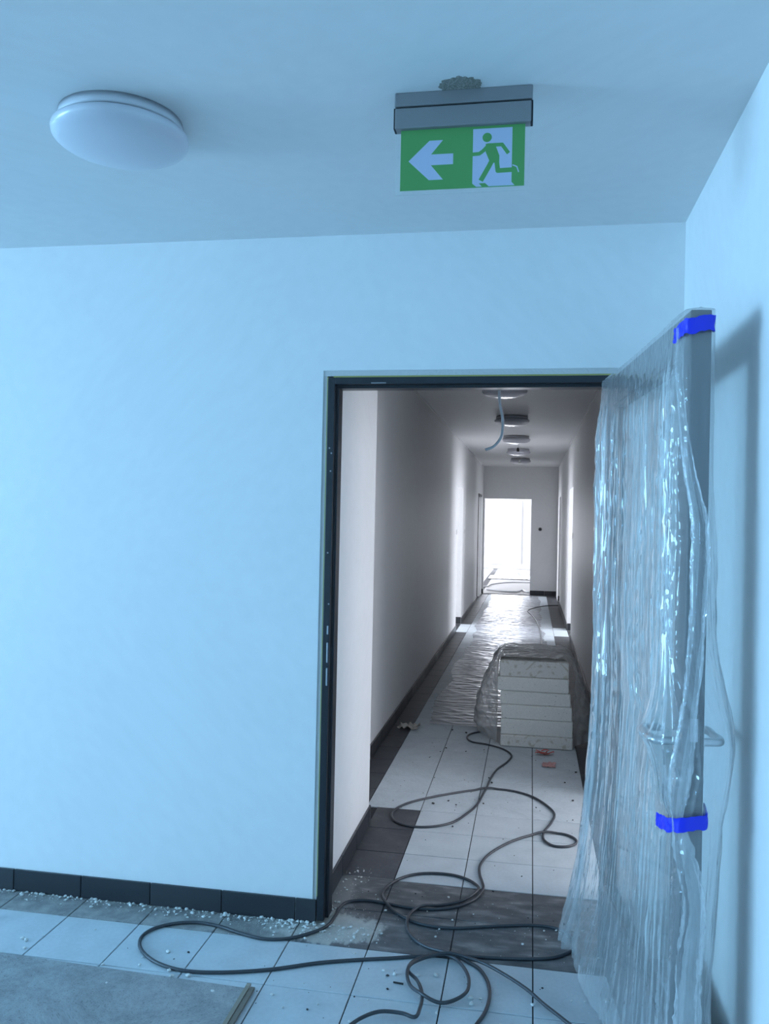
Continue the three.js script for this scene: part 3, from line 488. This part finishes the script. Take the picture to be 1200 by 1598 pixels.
tag(mesh('plastic_heap', crumple(1.5, 1.2, 60, 50, (x, z, u, v) => [x, 0.01 + 0.14 * Math.pow(fr(x * 1.7, z * 1.9), 3) * Math.sin(Math.PI * u) * Math.sin(Math.PI * v) + 0.02 * Math.abs(n2(x * 7, z * 7)), z]), phy({ color: lin(0.85, 0.85, 0.87), roughness: 0.4, side: THREE.DoubleSide }), undefined, [-0.35, 0, -22.9]), 'crumpled white sheeting heaped on the far room floor', 'sheeting');

// scraps before the stack and by the wall
tag(mesh('plastic_scrap', join([0, 1, 2].map((k) => crumple(0.16 - 0.03 * k, 0.028, 30, 3, (x, z) => [x * Math.cos(k * 0.9) + 0.02 * Math.sin(x * 50 + k * 2), 0.006 + 0.006 * k + 0.016 * Math.abs(Math.sin(x * 34 + k)), z + x * Math.sin(k * 0.9 - 0.6) * 0.7 + 0.01 * n2(x * 40, k)]))), M.redScrap, undefined, [0.118, 0.001, -5.8]), 'crumpled red plastic scrap against the polystyrene stack', 'scrap');
tag(mesh('plastic_scrap', crumple(0.085, 0.1, 14, 14, (x, z) => [x + 0.012 * n2(z * 20, 4), 0.003 + 0.012 * Math.abs(n2(x * 26, z * 22)), z]), M.pinkScrap, undefined, [0.142, 0.001, -5.56]), 'small pale pink wrapper lying before the red scrap', 'scrap');
tag(mesh('paper_scrap', crumple(0.15, 0.14, 18, 16, (x, z) => [x + 0.02 * n2(z * 14, 4), 0.003 + 0.035 * Math.abs(n2(x * 12, z * 12 + 3)), z + 0.02 * n2(x * 12, 9)]), M.paper, undefined, [-0.885, 0.001, -6.3]), 'crumpled beige paper beside the long corridor wall', 'scrap');

// ---------------------------------------------------------------- board on the lobby floor
{
  const g = group('fibre_board', [-1.0, 0, -2.2]); tag(g, 'large grey fibreboard sheet lying on the lobby tiles', 'board');
  const bt = tex(512, 512, (u, v) => { const k = 156 + 9 * loop(u, v, 6) + 7 * loop(u, v, 26, 2) + 8 * loop(u, v, 120, 4), s = loop(u, v, 70, 6) > 0.72 ? -22 : 0; return [k - 3 + s, k + s, k + 2 + s]; }, { repeat: 1.2 });
  const sh = new THREE.Shape([[-3.2, 0.56], [-0.9, 0.535], [0.1, 0.5], [0.112, 0.1], [0.12, -0.9], [-3.2, -0.9]].map((p) => new THREE.Vector2(...p)));
  const e = new THREE.ExtrudeGeometry(sh, { depth: 0.005, bevelEnabled: false }); e.rotateX(-Math.PI / 2); e.translate(0, 0.003, 0); uvMetres(e);
  mesh('sheet', e, std({ map: bt, roughness: 0.85 }), g);
  const strip = std({ color: lin(0.3, 0.27, 0.22), roughness: 0.9, bumpMap: plasterBump, bumpScale: 0.003 }), strip2 = std({ color: lin(0.2, 0.18, 0.15), roughness: 0.9 });
  mesh('edge_strip', box(0.086, 0.1, 0.008, 0.014, -0.52, 0.9), strip, g); mesh('edge_strip', box(0.103, 0.118, 0.004, 0.012, -0.505, 0.9), strip2, g);
}

// ---------------------------------------------------------------- wall boxes, hanging holders
function wallBox(x, y, z, turn, label, dark) {
  const g = group('switch_box', [x, y, z], turn); tag(g, label, 'switch box', { group: 'flush boxes in the corridor walls' });
  const ring = new THREE.TorusGeometry(0.033, 0.005, 8, 28); mesh('rim', ring, dark ? M.alu : M.bead, g, [0, 0, 0.002]);
  const d = new THREE.CylinderGeometry(0.032, 0.032, 0.006, 28); d.rotateX(Math.PI / 2); mesh('box', d, dark ? M.black : M.alu, g, [0, 0, 0.001]);
}
wallBox(0.18, 1.39, ZE + 0.001, 0, 'dark round switch box on the far corridor wall', true);
wallBox(XR - 0.001, 1.39, -11.22, -Math.PI / 2, 'switch box beside the first side doorway, facing the long corridor wall', false);
wallBox(XL + 0.001, 1.39, -12.95, Math.PI / 2, 'switch box beyond the unframed side doorway in the long corridor wall', false);
wallBox(XL + 0.001, 1.4, -11.6, Math.PI / 2, 'switch box before the unframed side doorway in the long corridor wall', false);
function holder(x, z, drop, m, label) {
  const g = group('lamp_holder', [x, CEIL, z]); tag(g, label, 'lamp holder');
  mesh('flex', tube([[0, 0, 0], [0.003, -drop * 0.5, 0], [0, -drop, 0]], 0.003, 10, 6), M.cableGrey, g);
  mesh('socket', new THREE.LatheGeometry([[0, 0.035], [0.012, 0.032], [0.02, 0.012], [0.02, -0.02], [0.014, -0.026], [0, -0.026]].map((p) => new THREE.Vector2(...p)), 18), m, g, [0, -drop, 0]);
}
holder(-0.215, -12.3, 0.1, M.black, 'black lamp holder hanging between corridor ceiling lamps');
holder(-0.222, -14.4, 0.13, M.bead, 'white lamp holder hanging deeper between corridor ceiling lamps');
{ // dark frame of the last doorway in the long corridor wall
  const g = group('trim_4'); struct(g, 'dark frame of the last doorway in the long corridor wall', 'door frame');
  mesh('jamb', box(XL - 0.15, XL + 0.012, 0.01, 2.07, -16.29, -16.24), M.frame, g); mesh('head', box(XL - 0.15, XL + 0.012, 2.03, 2.075, -17.3, -16.24), M.frame, g);
}

// ---------------------------------------------------------------- loose crumbs (nobody could count them)
function crumbs(name, label, mat, list) {
  const base = new THREE.IcosahedronGeometry(1, 0), out = [];
  for (const [x, z, r] of list) {
    const g = base.clone(), p = g.attributes.position, k = R() * 50;
    for (let i = 0; i < p.count; i++) { const f = 1 + 0.35 * n3(p.getX(i) * 2 + k, p.getY(i) * 2, p.getZ(i) * 2); p.setXYZ(i, p.getX(i) * f * r * 1.2, p.getY(i) * f * r * 0.7, p.getZ(i) * f * r); }
    g.rotateY(R() * 6); g.translate(x, r * 0.5 + 0.001, z); g.computeVertexNormals(); out.push(g);
  }
  const m = mesh(name, mergeGeometries(out), mat); tag(m, label, 'debris', { kind: 'stuff' });
}
{
  const L = [];
  for (let i = 0; i < 900; i++) { const x = -0.8 - Math.pow(R(), 1.3) * 1.6; L.push([x, WZ + 0.014 + Math.pow(R(), 3) * 0.07, 0.001 + Math.pow(R(), 5) * 0.007]); }
  for (let i = 0; i < 500; i++) { const a = R() * 6.3, r = Math.pow(R(), 0.7); L.push([-0.83 + Math.cos(a) * r * 0.32, Math.max(WZ + 0.014, -3.16 + Math.sin(a) * r * 0.11), 0.0009 + Math.pow(R(), 5) * 0.006]); }
  for (let i = 0; i < 90; i++) L.push([-0.79 + R() * 0.12, -3.3 - R() * 0.45, 0.001 + Math.pow(R(), 4) * 0.005]);
  for (let i = 0; i < 170; i++) L.push([-2.1 + R() * 2.4, -3.05 + R() * 0.55, 0.0012 + Math.pow(R(), 5) * 0.008]);
  for (let i = 0; i < 90; i++) L.push([-0.7 + R() * 1.0, -3.6 + R() * 0.55, 0.0012 + Math.pow(R(), 4) * 0.005]);
  crumbs('plaster_crumbs', 'white plaster crumbs strewn along the skirting and tiles', M.crumb, L);
  const D = [];
  for (let i = 0; i < 130; i++) D.push([-0.75 + R() * 1.1, -6.9 + R() * 3.6, 0.002 + Math.pow(R(), 4) * 0.006]);
  for (let i = 0; i < 40; i++) D.push([-1.7 + R() * 1.9, -2.95 + R() * 0.5, 0.0015 + Math.pow(R(), 4) * 0.004]);
  crumbs('dirt_crumbs', 'dark dirt crumbs scattered over the pale tiles', M.darkCrumb, D);
  tag(mesh('nail', tube([[-0.435, 0.004, -2.846], [-0.4, 0.004, -2.842]], 0.003, 4, 8), M.black), 'short dark nail on the tiles beside the cable coil', 'nail');
}
renderer.render(scene, camera);
